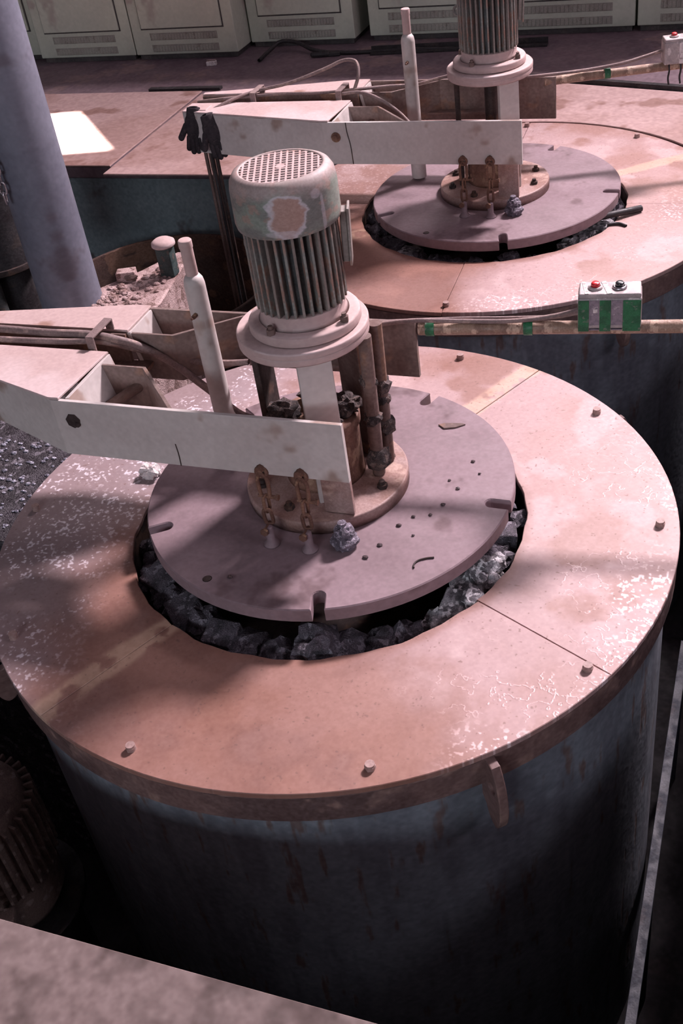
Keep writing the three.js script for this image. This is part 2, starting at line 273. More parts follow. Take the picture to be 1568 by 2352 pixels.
// ------------------------------------------------------------------ pit furnaces
function furnace(label, c, seam, bolt0, coverMat, seed, shift) {
  const t = thing('pit_furnace', label, 'furnace', [c[0], 0, c[1]], 0, 'pit furnaces in a row');
  for (let q = 0; q < 4; q++) {                          // quarter plates with open seams
    const a0 = (seam + q * 90) * D, a1 = a0 + 90 * D, pts = [], e = 0.0012;
    for (let i = 0; i <= 30; i++) { const a = a0 + e / 0.9 + (a1 - a0 - 2 * e / 0.9) * i / 30; pts.push([0.9 * Math.cos(a), 0.9 * Math.sin(a)]); }
    for (let i = 30; i >= 0; i--) { const a = a0 + e / 0.523 + (a1 - a0 - 2 * e / 0.523) * i / 30, r = 0.523 + 0.004 * Math.sin(a * 9 + q) * Math.sin(a * 23); pts.push([r * Math.cos(a), r * Math.sin(a)]); }
    let g = plate(pts, -0.014, q === 0 ? 0.0015 : 0, 0.0015); g = boxUV(g);
    const p = g.attributes.position, uv = g.attributes.uv, cr = Math.cos(shift * D), sr = Math.sin(shift * D);
    for (let i = 0; i < p.count; i++) { const x = p.getX(i), z = p.getZ(i); uv.setXY(i, (x * cr - z * sr) / 1.84 + 0.5, (x * sr + z * cr) / 1.84 + 0.5); }
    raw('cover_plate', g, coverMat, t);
  }
  mesh('rim_band', [lathe([[0.87, -0.016], [0.893, -0.016], [0.897, -0.02], [0.897, -0.092], [0.893, -0.096], [0.87, -0.096]], 128)], M.rim, t);
  mesh('shell', lathe([[0.84, -0.02], [0.875, -0.02], [0.875, -1.795], [0.84, -1.795]], 128), M.shell, t);
  mesh('throat', [lathe([[0.5, -0.5], [0.535, -0.5], [0.535, -0.02], [0.527, -0.016], [0.527, -0.06], [0.52, -0.07], [0.5, -0.5]], 96), cyl(0.53, -0.5, -0.42, 0, 0, 64)], M.darkrust, t);
  const b = boxUV(mergeGeometries([hex(0.0125, 0.011, 0, 0, 0), cyl(0.0105, 0.011, 0.016, 0, 0, 12)].map((g) => boxUV(g))));
  for (let k = 0; k < 10; k++) { const a = (bolt0 + k * 36) * D; const o = raw('bolt', b, M.flangeMat, t); o.position.set(0.853 * Math.cos(a), 0, 0.853 * Math.sin(a)); o.rotation.y = k; }
  for (const d of [48.5, -42, 138.5, 228]) {             // lifting lugs welded to the rim
    const s = new THREE.Shape(); s.moveTo(0, 0); s.lineTo(0.05, -0.005); s.quadraticCurveTo(0.082, -0.06, 0.078, -0.13); s.quadraticCurveTo(0.072, -0.18, 0.055, -0.19); s.quadraticCurveTo(0.03, -0.19, 0.018, -0.15); s.lineTo(0, -0.13); s.closePath();
    const hh = new THREE.Path(); hh.absellipse(0.045, -0.07, 0.017, 0.017, 0, Math.PI * 2); s.holes.push(hh);
    const g = new THREE.ExtrudeGeometry(s, { depth: 0.016, bevelEnabled: true, bevelSize: 0.003, bevelThickness: 0.003, bevelSegments: 2 }).translate(0.872, -0.02, -0.01).rotateY(-d * D);
    mesh('lifting_lug', g, M.rim, t);
  }
  // broken refractory lining showing in the gap
  rs = seed; const n = 38;
  for (let k = 0; k < n; k++) {
    const a = (k + rnd(-0.3, 0.3)) / n * 360, r = rnd(0.435, 0.47), w = rnd(0.038, 0.06);
    const pale = (a > 2 && a < 40) || rnd() > 0.93;
    let g;
    if (rnd() > 0.72) g = mv(new RoundedBoxGeometry(w * 1.5, rnd(0.08, 0.11), w * 1.7, 2, 0.006), 0, 0, 0, rnd(-0.15, 0.15), 0, rnd(-0.25, 0.1));
    else g = lump(w, rnd(0.9, 1.2), rnd(0.8, 1.25), rnd(0.9, 1.3), seed + k, 3, 0.5);
    mesh('lining_block', g.rotateY(rnd(0, 6)).translate(r * Math.cos(a * D), rnd(-0.085, -0.045), r * Math.sin(a * D)), pale ? M.ash : M.slag, t);
  }
  for (let k = 0; k < 40; k++) {                          // smaller rubble between the blocks
    const a = rnd(0, 360) * D, r = rnd(0.46, 0.515), w = rnd(0.012, 0.026);
    mesh('lining_fragment', lump(w, 1, 0.8, 1.2, seed + 100 + k, 1, 0.5).translate(r * Math.cos(a), rnd(-0.06, -0.02), r * Math.sin(a)), a < 0.7 ? M.ash : M.slag, t);
  }
  partNames(t); return t;
}
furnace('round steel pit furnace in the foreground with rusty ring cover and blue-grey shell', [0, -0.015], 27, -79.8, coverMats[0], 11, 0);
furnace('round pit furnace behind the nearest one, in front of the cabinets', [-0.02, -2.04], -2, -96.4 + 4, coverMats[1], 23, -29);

// ------------------------------------------------------------------ lids, fan motors, arms, chains
function lidDisc(r, y0, y1) {
  const pts = [], sl = [1.5, 73.5, 145.5, 217.5, 289.5], hw = 0.0155, dep = 0.062;
  const half = Math.asin(hw / r) / D; let prev = sl[4] - 360;
  for (const s of sl) {
    for (let i = 0; i <= 22; i++) { const a = (prev + half + (s - prev - 2 * half) * i / 22) * D; pts.push([r * Math.cos(a), r * Math.sin(a)]); }
    const c = Math.cos(s * D), q = Math.sin(s * D), put = (al, ac) => pts.push([al * c - ac * q, al * q + ac * c]);
    for (let i = 0; i <= 8; i++) { const b = -90 + i * 22.5; put(r - dep + hw - hw * Math.cos(b * D), hw * Math.sin(b * D)); }
    prev = s;
  }
  return plate(pts, y0, y1, 0.003);
}
function makeLid(label, pos, legTurn, rag) {
  const t = thing('furnace_lid', label, 'lid', pos, 0, 'lids hung over the furnaces');
  mesh('disc', lidDisc(0.483, 0.058, 0.097), M.lid, t);
  mesh('insulating_plug', lathe([[0, 0.0], [0.35, 0.0], [0.37, 0.058], [0, 0.058]], 64), M.dark, t);
  mesh('bearing_flange', lathe([[0.1, 0.097], [0.212, 0.097], [0.212, 0.128], [0.208, 0.134], [0.112, 0.136], [0.1, 0.142]], 72), M.flangeMat, t);
  for (let k = 0; k < 8; k++) { const a = (k * 45 + 14) * D; mesh('flange_bolt', [hex(0.014, 0.011, 0.17 * Math.cos(a), 0.134, 0.17 * Math.sin(a), k), cyl(0.0075, 0.145, 0.155, 0.17 * Math.cos(a), 0.17 * Math.sin(a), 10)], M.darkrust, t); }
  mesh('bearing_housing', lathe([[0.03, 0.14], [0.104, 0.136], [0.1, 0.15], [0.1, 0.285], [0.106, 0.29], [0.106, 0.31], [0.1, 0.316], [0.03, 0.316]], 48), M.rusty2, t);
  mesh('shaft', cyl(0.024, 0.31, 0.55, 0, 0, 20), M.darkrust, t);
  if (rag) for (const [x, z, w] of [[-0.078, 0.03, 0.038], [0.075, -0.02, 0.036], [-0.02, -0.06, 0.036], [0.05, 0.06, 0.028]]) mesh('packing', lump(w, 1.1, 0.75, 1, Math.round(w * 999 + x * 99), 3, 0.6).translate(x, 0.333, z), M.rag, t);
  for (const d of [60, 180, 300]) {                       // three flat legs of the motor stool
    const a = (d + legTurn) * D; mesh('stool_leg', mv(bx(-0.009, 0.009, 0.136, 0.541, -0.041, 0.041, 0.003), 0.125 * Math.cos(a), 0, 0.125 * Math.sin(a), 0, -a), d === 60 ? M.paint : d === 180 ? M.darkrust : M.brown, t);
  }
  if (rag) {                                               // pipes lagged with burnt cord
    const P = [[0.152, 0.0], [0.158, -0.062]]; for (const [x, z] of P) { mesh('lagged_pipe', rod([x, 0.545, z], [x - 0.012, 0.14, z - 0.012], 0.0165, 14), M.brown, t); }
    for (const [y, i, w] of [[0.42, 0, 0.02], [0.37, 1, 0.024], [0.31, 0, 0.021], [0.25, 1, 0.026], [0.19, 0, 0.03], [0.33, 1, 0.02]]) mesh('cord_wrap', lump(w, 1.05, 0.95, 1.05, i + Math.round(y * 100), 2, 0.45).translate(P[i][0] - 0.006, y, P[i][1] - 0.006), M.rag, t);
  }
  mesh('stool_flange', lathe([[0.03, 0.54], [0.154, 0.54], [0.157, 0.544], [0.157, 0.557], [0.1555, 0.558], [0.158, 0.56], [0.158, 0.572], [0.154, 0.576], [0.03, 0.576]], 72), M.dusty, t);
  for (const [x, z] of [[-0.056, 0.262], [0.046, 0.265], [-0.056, -0.262], [0.046, -0.265]]) mesh('lifting_boss', lathe([[0, 0.096], [0.021, 0.096], [0.02, 0.1], [0.011, 0.112], [0.0105, 0.15], [0.008, 0.153], [0, 0.153]], 18).translate(x, 0, z), M.lid, t);
  mesh('wrapped_stub', [lump(0.033, 1, 0.8, 1, 5, 3, 0.3).translate(0.128, 0.112, 0.232), lump(0.024, 1, 1, 1, 8, 3, 0.3).translate(0.126, 0.136, 0.231), cyl(0.011, 0.1, 0.166, 0.125, 0.231, 14)], M.wrap, t);
  mesh('hole_disc', lathe([[0, 0.097], [0.012, 0.097], [0.009, 0.099], [0, 0.0985]], 12).translate(-0.165, 0, 0.415), M.darkrust, t);  // dark disc in place of a small hole in the lid
  partNames(t); return t;
}

// fan cover: chipped grey-green paint, one big bare patch
const coverTex = (() => {
  const N = 1024, H = 256, f = (u, v) => {
    const n1 = fbm(u, v, 10, 5, 5001, 3), n2 = fbm(u, v, 32, 5, 5031, 8), g = fbm(u, v, 160, 2, 5061, 40) - 0.5;
    let c = mix3([126, 134, 124], [112, 112, 108], ss(0.35, 0.62, n1)); c = mix3(c, [150, 126, 116], ss(0.54, 0.7, n2) * 0.8);
    c = mix3(c, [172, 150, 146], ss(0.62, 0.9, v + (n1 - 0.5) * 0.4) * 0.7);
    const patch = (cu, cv, ru, rv) => Math.hypot((u - cu) / ru, (v - cv) / rv) + (n1 - 0.5) * 1.1 + (n2 - 0.5) * 0.5;
    const p = patch(0.18, 0.4, 0.058, 0.36); c = mix3(c, [190, 182, 188], 0.85 * ss(1.15, 0.98, p)); c = mix3(c, [160, 130, 120], ss(0.96, 0.74, p));
    for (const [cu, cv, ru, rv] of [[0.205, 0.1, 0.05, 0.06], [0.07, 0.3, 0.008, 0.4], [0.09, 0.7, 0.02, 0.1], [0.235, 0.62, 0.012, 0.06], [0.55, 0.4, 0.04, 0.2], [0.8, 0.5, 0.03, 0.2]]) c = mix3(c, [186, 178, 184], 0.6 * ss(1.15, 0.8, patch(cu, cv, ru, rv)));
    return [c[0] + g * 24, c[1] + g * 24, c[2] + g * 24];
  };
  return new THREE.MeshStandardMaterial({ map: makeTex(N, H, f, true), roughness: 0.58 });
})();
const finGeo = boxUV(bx(0.078, 0.107, 0.638, 0.85, -0.0032, 0.0032, 0.0014));
function makeMotor(label, pos) {
  const t = thing('fan_motor', label, 'motor', pos, 0, 'motors standing on the lids');
  mesh('motor_body', lathe([[0.0, 0.85], [0.084, 0.85], [0.084, 0.64], [0.094, 0.634], [0.094, 0.62], [0.0, 0.62]], 48), M.motorDark, t);
  for (let k = 0; k < 33; k++) { const o = raw('fin', finGeo, k % 3 ? M.motor : M.motor2, t); o.rotation.y = k / 33 * Math.PI * 2; }
  mesh('end_shield', lathe([[0.05, 0.638], [0.1, 0.638], [0.102, 0.632], [0.1, 0.61], [0.108, 0.602], [0.05, 0.6]], 56), M.dusty, t);
  const fl = mesh('flange', lathe([[0.05, 0.577], [0.13, 0.577], [0.133, 0.581], [0.133, 0.597], [0.129, 0.602], [0.118, 0.603], [0.05, 0.603]], 64), M.dusty, t);
  for (const d of [18, 108, 198, 288]) { const a = d * D; mesh('bolt', [hex(0.0105, 0.014, 0.12 * Math.cos(a), 0.602, 0.12 * Math.sin(a), d), cyl(0.006, 0.616, 0.624, 0.12 * Math.cos(a), 0.12 * Math.sin(a), 8)], M.brown, fl); }
  // fan cover with its own cylindrical texture coordinates
  let g = lathe([[0.112, 0.834], [0.116, 0.833], [0.1185, 0.845], [0.118, 0.915], [0.115, 0.934], [0.107, 0.947], [0.096, 0.952], [0.091, 0.951], [0.091, 0.947], [0.103, 0.943], [0.111, 0.93], [0.1145, 0.912], [0.1145, 0.845], [0.112, 0.834]], 72).toNonIndexed();
  const p = g.attributes.position, uv = g.attributes.uv;
  for (let i = 0; i < p.count; i += 3) { const us = [0, 1, 2].map((k) => ((Math.atan2(p.getZ(i + k), p.getX(i + k)) / (2 * Math.PI)) + 1) % 1); const mx = Math.max(...us); us.forEach((u, k) => uv.setXY(i + k, mx - u > 0.5 ? u + 1 : u, (p.getY(i + k) - 0.833) / 0.12)); }
  const fc = raw('fan_cover', g, coverTex, t);
  const bars = []; const R = 0.0925;
  for (let k = -6; k <= 6; k++) { const o = k * 0.0138, h = Math.sqrt(R * R - o * o) - 0.0012; bars.push(mv(new THREE.BoxGeometry(0.0042, 0.0028, 2 * h), o, 0.949, 0).rotateY(0.35), mv(new THREE.BoxGeometry(2 * h, 0.0026, 0.0042), 0, 0.9489, o).rotateY(0.35)); }
  bars.push(cyl(0.011, 0.9475, 0.9505, 0, 0, 16));
  mesh('grille', bars, M.dusty, fc);
  const bl = [cyl(0.03, 0.86, 0.925, 0, 0, 20)]; for (let k = 0; k < 7; k++) bl.push(mv(new THREE.BoxGeometry(0.07, 0.05, 0.003), 0.06, 0.895, 0).rotateY(k / 7 * 2 * Math.PI));
  mesh('fan', bl, M.dark, t);
  mesh('grille_shade_liner', lathe([[0, 0.94], [0.1105, 0.934], [0.1125, 0.9], [0.1125, 0.85], [0.109, 0.85], [0.109, 0.93], [0, 0.936]], 48), M.black, t);  // black liner added so the grille holes look shaded
  mesh('terminal_box', [mv(new RoundedBoxGeometry(0.016, 0.12, 0.04, 2, 0.004), 0.108, 0.775, -0.05, 0, 0.3, -0.05), mv(new RoundedBoxGeometry(0.006, 0.135, 0.05, 2, 0.002), 0.118, 0.775, -0.053, 0, 0.3, -0.05)], M.motor2, t);
  mesh('lifting_eye', [new THREE.TorusGeometry(0.016, 0.005, 8, 20).translate(-0.112, 0.76, -0.02)], M.motor, t);
  partNames(t); return t;
}

// arm: two parallel side plates that converge to the pivot, covers on top, gussets inside; local z = 0 is the lid axis
function bent(z0, kz, xEnd, thick, y0, y1) {             // plan strip
  const s = Math.sign(z0), o = thick * s, x1 = -1.25, xb = -0.595, z1 = z0 - s * kz * (xb - x1);
  return plate([[xEnd, z0], [xb, z0], [x1, z1], [x1, z1 - o], [xb, z0 - o], [xEnd, z0 - o]], y0, y1, 0.0012);
}
function makeArm(label, pos, kn, kf, front) {
  const t = thing('lid_lifter', label, 'lifter', pos, 0, 'forked lifting arms');
  const zn = 0.24, zf = -0.24, T = 0.012;
  const near = mesh('side_plate', [bent(zn, kn, 0.165, T, 0.295, 0.455)], M.paint, t);
  mesh('foot_plate', bx(0.055, 0.132, 0.137, 0.4, zn - 0.088, zn - 0.076, 0.0015), M.flangeMat, t);
  const bolt = mesh('bolt_hole', mv(mergeGeometries(front ? [new THREE.CylinderGeometry(0.02, 0.021, 0.003, 7), new THREE.CylinderGeometry(0.007, 0.007, 0.006, 10).translate(0.012, 0.002, 0.008)].map(boxUV) : [new THREE.CylinderGeometry(0.019, 0.019, 0.004, 20), new THREE.CylinderGeometry(0.012, 0.013, 0.014, 6).translate(0, 0.006, 0)].map(boxUV)), -0.545, 0.40, zn + 0.002, Math.PI / 2), front ? M.darkrust : M.rusty, near);  // front arm: dark disc in place of a torn hole; rear arm: bolt
  mesh('side_plate', [bent(zf, kf, 0.2, T, 0.295, 0.455), bx(-0.35, 0.05, 0.33, 0.338, zf + T, zf + 0.05, 0.001)], M.brownPaint, t);
  const zo = (z, k, x) => z - Math.sign(z) * k * (-0.595 - x);
  mesh('top_cover', plate([[-0.572, zn - 0.003], [-0.556, 0.012], [-1.25, 0.016], [-1.25, Math.max(0.03, zo(zn, kn, -1.25))], [-0.6, zn - 0.002]], 0.4555, 0.462, 0.0012), M.dusty, t);
  mesh('top_cover', plate([[-0.556, -0.098], [-0.556, zf + 0.003], [-0.6, zf + 0.002], [-1.25, Math.min(-0.115, zo(zf, kf, -1.25))], [-1.25, -0.092]], 0.4555, 0.462, 0.0012), M.dusty, t);
  mesh('end_plate', [mv(bx(-0.006, 0.006, -0.14, 0, 0.014, zn - 0.016, 0.001), -0.556, 0.455, 0, 0, 0, 0.22)], M.paint, t);
  mesh('end_plate', [mv(bx(-0.006, 0.006, -0.14, 0, zf + 0.016, -0.098, 0.001), -0.556, 0.455, 0, 0, 0, 0.22)], M.paint, t);
  mesh('centre_channel', [bx(-1.25, -0.5, 0.36, 0.372, -0.097, 0.015, 0.001), bx(-1.25, -0.56, 0.372, 0.4545, 0.004, 0.015, 0.001), bx(-1.25, -0.56, 0.372, 0.4545, -0.097, -0.086, 0.001)], M.brown, t);
  for (const [z0, s, zz] of [[0.063, 1, zn - T], [-0.108, -1, zf + T]]) {
    const w = 0.008 * s; mesh('gusset', plate([[-0.55, z0], [-0.43, z0], [-0.275, zz], [-0.262, zz], [-0.425, z0 - w], [-0.55, z0 - w]].map(([x, z]) => [x, z]), 0.315, 0.452, 0.001), M.brownPaint, t);
  }
  mesh('tie_bar', [rod([-0.56, 0.35, 0.16], [-0.44, 0.4, 0.04], 0.014, 14)], M.brown, t);
  for (const x of [-0.61, -0.98]) mesh('hose_clip', [bx(x - 0.012, x + 0.012, 0.455, 0.492, -0.104, -0.099, 0.001), bx(x - 0.012, x + 0.012, 0.488, 0.493, -0.104, 0.0, 0.001), bx(x - 0.012, x + 0.012, 0.44, 0.492, -0.004, 0.001, 0.001)], M.hose, t);
  mesh('weld_seam', [front ? tube([[-0.272, 0.36, zn + 0.0005], [-0.27, 0.33, zn + 0.001], [-0.271, 0.296, zn + 0.001]], 0.0014, 12, 6) : tube([[-0.5, 0.455, zn + 0.001], [-0.498, 0.42, zn + 0.0015], [-0.49, 0.37, zn + 0.001], [-0.487, 0.296, zn + 0.001]], 0.0018, 20, 6)], M.darkrust, near);
  partNames(t); return t;
}
function makeChain(label, pos, ry, group = 'shackle chains between arms and lids') {               // hangs from the lower edge of a side plate to a boss on the lid
  const t = thing('lid_chain', label, 'chain', pos, ry, group);
  mesh('eye_bolt', [new THREE.TorusGeometry(0.013, 0.0055, 8, 18).translate(0, 0.302, -0.004), mv(new THREE.CylinderGeometry(0.01, 0.01, 0.022, 6), 0, 0.315, -0.002, Math.PI / 2)], M.rusty, t);
  mesh('shackle', [tube([[-0.011, 0.232, 0], [-0.013, 0.26, 0], [-0.011, 0.288, 0], [0, 0.3, 0], [0.011, 0.288, 0], [0.013, 0.26, 0], [0.011, 0.232, 0]], 0.0052, 32, 7), rod([-0.018, 0.234, 0], [0.03, 0.232, 0], 0.005, 8), mv(new THREE.CylinderGeometry(0.008, 0.008, 0.006, 6), 0.031, 0.232, 0, 0, 0, Math.PI / 2)], M.rusty, t);
  mesh('link', mv(link(0.03, 0.009, 0.0045), 0, 0.213, 0.003, 0, 1.3), M.rusty, t);
  mesh('link', mv(link(0.032, 0.0095, 0.0048), 0, 0.176, 0.008, 0.15, 0.2), M.rusty, t);
  mesh('pin', [mv(new THREE.CylinderGeometry(0.006, 0.006, 0.04, 10), -0.004, 0.148, 0.016, Math.PI / 2), mv(new THREE.CylinderGeometry(0.0105, 0.0105, 0.007, 6), -0.004, 0.148, 0.036, Math.PI / 2)], M.rusty, t);
  partNames(t); return t;
}
function makeSleeve(label, pos) {                          // capped tube standing on the lid
  const t = thing('thermocouple_tube', label, 'tube', pos, 0, 'capped tubes standing on the lids');
  mesh('outer_tube', lathe([[0, 0], [0.03, 0], [0.03, 0.14], [0.0265, 0.15], [0.0265, 0.53], [0.024, 0.545], [0.0165, 0.557], [0, 0.557]], 28), M.paint, t);
  mesh('inner_tube', lathe([[0, 0.545], [0.0155, 0.553], [0.0155, 0.626], [0.017, 0.628], [0.017, 0.645], [0.0145, 0.648], [0, 0.648]], 20), M.dusty, t);
  mesh('set_screw', [mv(new THREE.CylinderGeometry(0.006, 0.006, 0.022, 6), 0.0, 0.46, 0.03, Math.PI / 2), mv(new THREE.CylinderGeometry(0.003, 0.003, 0.014, 8), 0.0, 0.46, 0.044, Math.PI / 2)], M.rusty, t);
  partNames(t); return t;
}
const L1 = [0.01, 0, -0.04], L2 = [-0.005, -0.03, -2.03];
makeLid('round lid with slotted edge hung over the nearest furnace, cord-wrapped pipes beside its stool', L1, 0, true);
makeLid('lid hung over the rear furnace with streaky shadows across its disc', L2, -14, false);
makeMotor('finned electric motor with chipped grey-green fan cover on the nearest lid', [L1[0] + 0.01, 0, L1[2]]);
makeMotor('finned electric motor cut by the top edge of the photo, above the rear lid', [L2[0], L2[1], L2[2]]);
makeArm('grey forked steel arm reaching in from the left edge across the nearest lid', L1, 0.4, 0.27, true);
makeArm('grey forked steel arm behind the finned motor, carrying the rear lid', [L2[0], L2[1] - 0.006, L2[2]], 0.2, 0.3);
makeChain('rusty shackle chain on the nearest arm, left of the two', [-0.046, 0, 0.205], 0);
makeChain('rusty shackle chain on the nearest arm, right one beside the foil-wrapped stub', [0.056, 0, 0.207], 0);
makeChain('yellow-brown chain seen between the legs of the nearest motor stool', [0.056, 0, -0.287], Math.PI);
makeChain('rusty shackle chain on the rear arm, left of the two', [L2[0] - 0.056, -0.03, L2[2] + 0.245], 0);
makeChain('rusty shackle chain on the rear arm, right one nearest the arm end', [L2[0] + 0.046, -0.03, L2[2] + 0.247], 0);
makeSleeve('grey capped steel tube rising beside the nearest motor', [-0.29, 0.097, -0.1]);
makeSleeve('grey capped steel tube standing before the cabinets, left of the rear motor', [-0.34, 0.079, -2.12]);

// ------------------------------------------------------------------ push-button stations on their pipes
function makePipe(label, a, b, bands) {
  const d = V(b).sub(V(a)), len = d.length(); const t = thing('support_pipe', label, 'pipe', a, Math.atan2(-d.z, d.x), 'pipes carrying the button boxes');
  mesh('tube', mv(new THREE.CylinderGeometry(0.0165, 0.0165, len, 20), len / 2, 0, 0, 0, 0, Math.PI / 2), M.rusty3, t);
  for (const x of bands) mesh('tape_band', mv(new THREE.CylinderGeometry(0.0205, 0.0205, 0.022, 20), x, 0.002, 0, 0, 0, Math.PI / 2), M.green, t);
  partNames(t); return t;
}
function makeStation(label, pos, ry, wrapped) {
  const t = thing('push_button_station', label, 'control box', pos, ry, 'push-button boxes');
  mesh('housing', new RoundedBoxGeometry(0.148, 0.082, 0.07, 3, 0.006), M.boxgrey, t);
  mesh('lid_face', new RoundedBoxGeometry(0.144, 0.012, 0.066, 2, 0.004).translate(0, 0.045, 0), M.boxgrey, t);
  for (const [x, m] of [[-0.034, M.scrapred], [0.022, M.blackbtn]]) {
    const c = mesh('button_collar', lathe([[0, 0.05], [0.0165, 0.05], [0.0175, 0.054], [0.0145, 0.057], [0.0115, 0.057], [0.0115, 0.053], [0, 0.053]], 28).translate(x, 0, 0.0), m === M.scrapred ? M.boxgrey : M.chrome, t);
    mesh('button', lathe([[0, 0.066], [0.008, 0.066], [0.0105, 0.063], [0.011, 0.053], [0, 0.053]], 24).translate(x, 0, 0), m, c);
  }
  if (wrapped) {
    const ringBand = (x0, x1, m, y0 = -0.046) => mesh('tape_strip', [bx(x0, x1, y0, 0.036, 0.0352, 0.0368, 0.0005), bx(x0, x1, y0, 0.036, -0.0368, -0.0352, 0.0005), bx(x0, x1, -0.0435, -0.0412, -0.0366, 0.0366, 0.0005)], m, t);
    ringBand(-0.073, -0.048, M.green); ringBand(-0.047, -0.024, M.tapegrey, -0.03); ringBand(-0.023, 0.003, M.green); ringBand(0.004, 0.03, M.tapegrey, -0.03); ringBand(0.031, 0.072, M.green);
    mesh('label_scrap', bx(-0.038, -0.028, 0.004, 0.014, 0.0368, 0.0382, 0.0004), M.pale, t);
    mesh('top_tape', [mv(bx(-0.006, 0.006, 0.0512, 0.0522, -0.032, 0.032, 0.0003), -0.008, 0, 0, 0, 0.25), mv(bx(-0.004, 0.004, 0.0512, 0.0522, -0.032, 0.032, 0.0003), -0.058, 0, 0, 0, 0.15)], M.pale, t);
  } else {
    mesh('tape_strip', [bx(-0.02, 0.0, -0.04, 0.038, 0.0352, 0.0368, 0.0005), bx(0.036, 0.05, -0.04, 0.038, 0.0352, 0.0368, 0.0005)], M.pale, t);
    for (const x of [-0.055, -0.012, 0.02]) mesh('wire_tail', tube([[x, -0.035, 0.03], [x + 0.002, -0.06, 0.034], [x - 0.001, -0.09, 0.032], [x + 0.003, -0.115, 0.03]], 0.0035, 16, 6), M.dark, t);
  }
  partNames(t); return t;
}
makePipe('rusty horizontal pipe with green tape running right from the nearest arm', [0.214, 0.43, -0.284], [1.3, 0.43, -0.42], [0.03, 0.275]);
makeStation('push-button box wrapped in green tape with red and black buttons', [0.68, 0.485, -0.342], 0.13, true);
makePipe('thin rusty pipe running right from behind the rear motor', [0.15, 0.40, -2.265], [1.2, 0.40, -2.62], [0.24]);
makeStation('pale push-button box with dangling wires at the right edge, by the rear furnace', [0.645, 0.455, -2.43], 0.3, false);

// ------------------------------------------------------------------ hoses
const hose = (label, pts, r, m = M.hose) => { const cable = label.includes('cable'); return tag(mesh(cable ? 'power_cable' : 'rubber_hose', tube(pts, r, 90, 10), m), label, cable ? 'cable' : 'hose', cable ? 'cables of the two furnaces' : 'hoses on the nearest arm'); };
hose('thick hose lying along the nearest arm and bending down behind the tall tube', [[-1.25, 0.474, -0.088], [-0.9, 0.474, -0.086], [-0.75, 0.474, -0.082], [-0.62, 0.474, -0.085], [-0.56, 0.455, -0.1], [-0.51, 0.425, -0.122], [-0.433, 0.37, -0.138], [-0.378, 0.318, -0.143], [-0.333, 0.279, -0.143], [-0.269, 0.22, -0.143], [-0.23, 0.2, -0.15]], 0.0105);
hose('lower hose beside the thick one on the nearest arm', [[-1.25, 0.4625, -0.05], [-0.9, 0.462, -0.052], [-0.7, 0.464, -0.058], [-0.6, 0.458, -0.08], [-0.52, 0.41, -0.13], [-0.45, 0.378, -0.16], [-0.38, 0.362, -0.165], [-0.292, 0.364, -0.165], [-0.22, 0.372, -0.165]], 0.0085);
hose('thin cable with a green-taped run to the green box', [[-0.02, 0.435, -0.262], [0.1, 0.447, -0.262], [0.21, 0.462, -0.268], [0.32, 0.4535, -0.292], [0.45, 0.4535, -0.306], [0.55, 0.466, -0.318], [0.608, 0.482, -0.324]], 0.006);
hose('second thin cable lying along the taped pipe', [[0.0, 0.44, -0.275], [0.12, 0.45, -0.274], [0.22, 0.452, -0.29], [0.33, 0.4515, -0.31], [0.46, 0.4515, -0.326], [0.56, 0.458, -0.333], [0.609, 0.47, -0.334]], 0.005);
hose('looped cable rising above the rear arm', [[-1.16, 0.41, -1.93], [-1.06, 0.44, -2.02], [-0.98, 0.45, -2.08], [-0.85, 0.47, -2.1], [-0.7, 0.51, -2.14], [-0.62, 0.535, -2.16], [-0.57, 0.53, -2.15], [-0.555, 0.49, -2.12], [-0.57, 0.44, -2.1]], 0.007);
hose('cable lying on the rear arm and crossing to the motor', [[-1.12, 0.432, -2.04], [-0.9, 0.435, -2.075], [-0.7, 0.436, -2.08], [-0.56, 0.44, -2.1], [-0.45, 0.43, -2.16], [-0.35, 0.425, -2.19], [-0.22, 0.45, -2.2], [-0.13, 0.47, -2.18]], 0.0065);
hose('cable dipping from the rear arm clip behind the grey tube', [[-0.62, 0.435, -2.06], [-0.53, 0.44, -2.06], [-0.44, 0.42, -2.03], [-0.36, 0.38, -2.0], [-0.31, 0.34, -1.98]], 0.007);
hose('thin cable sagging to the pale box at right', [[0.0, 0.42, -2.24], [0.16, 0.43, -2.25], [0.3, 0.426, -2.31], [0.43, 0.435, -2.35], [0.53, 0.452, -2.39], [0.572, 0.462, -2.405]], 0.006);

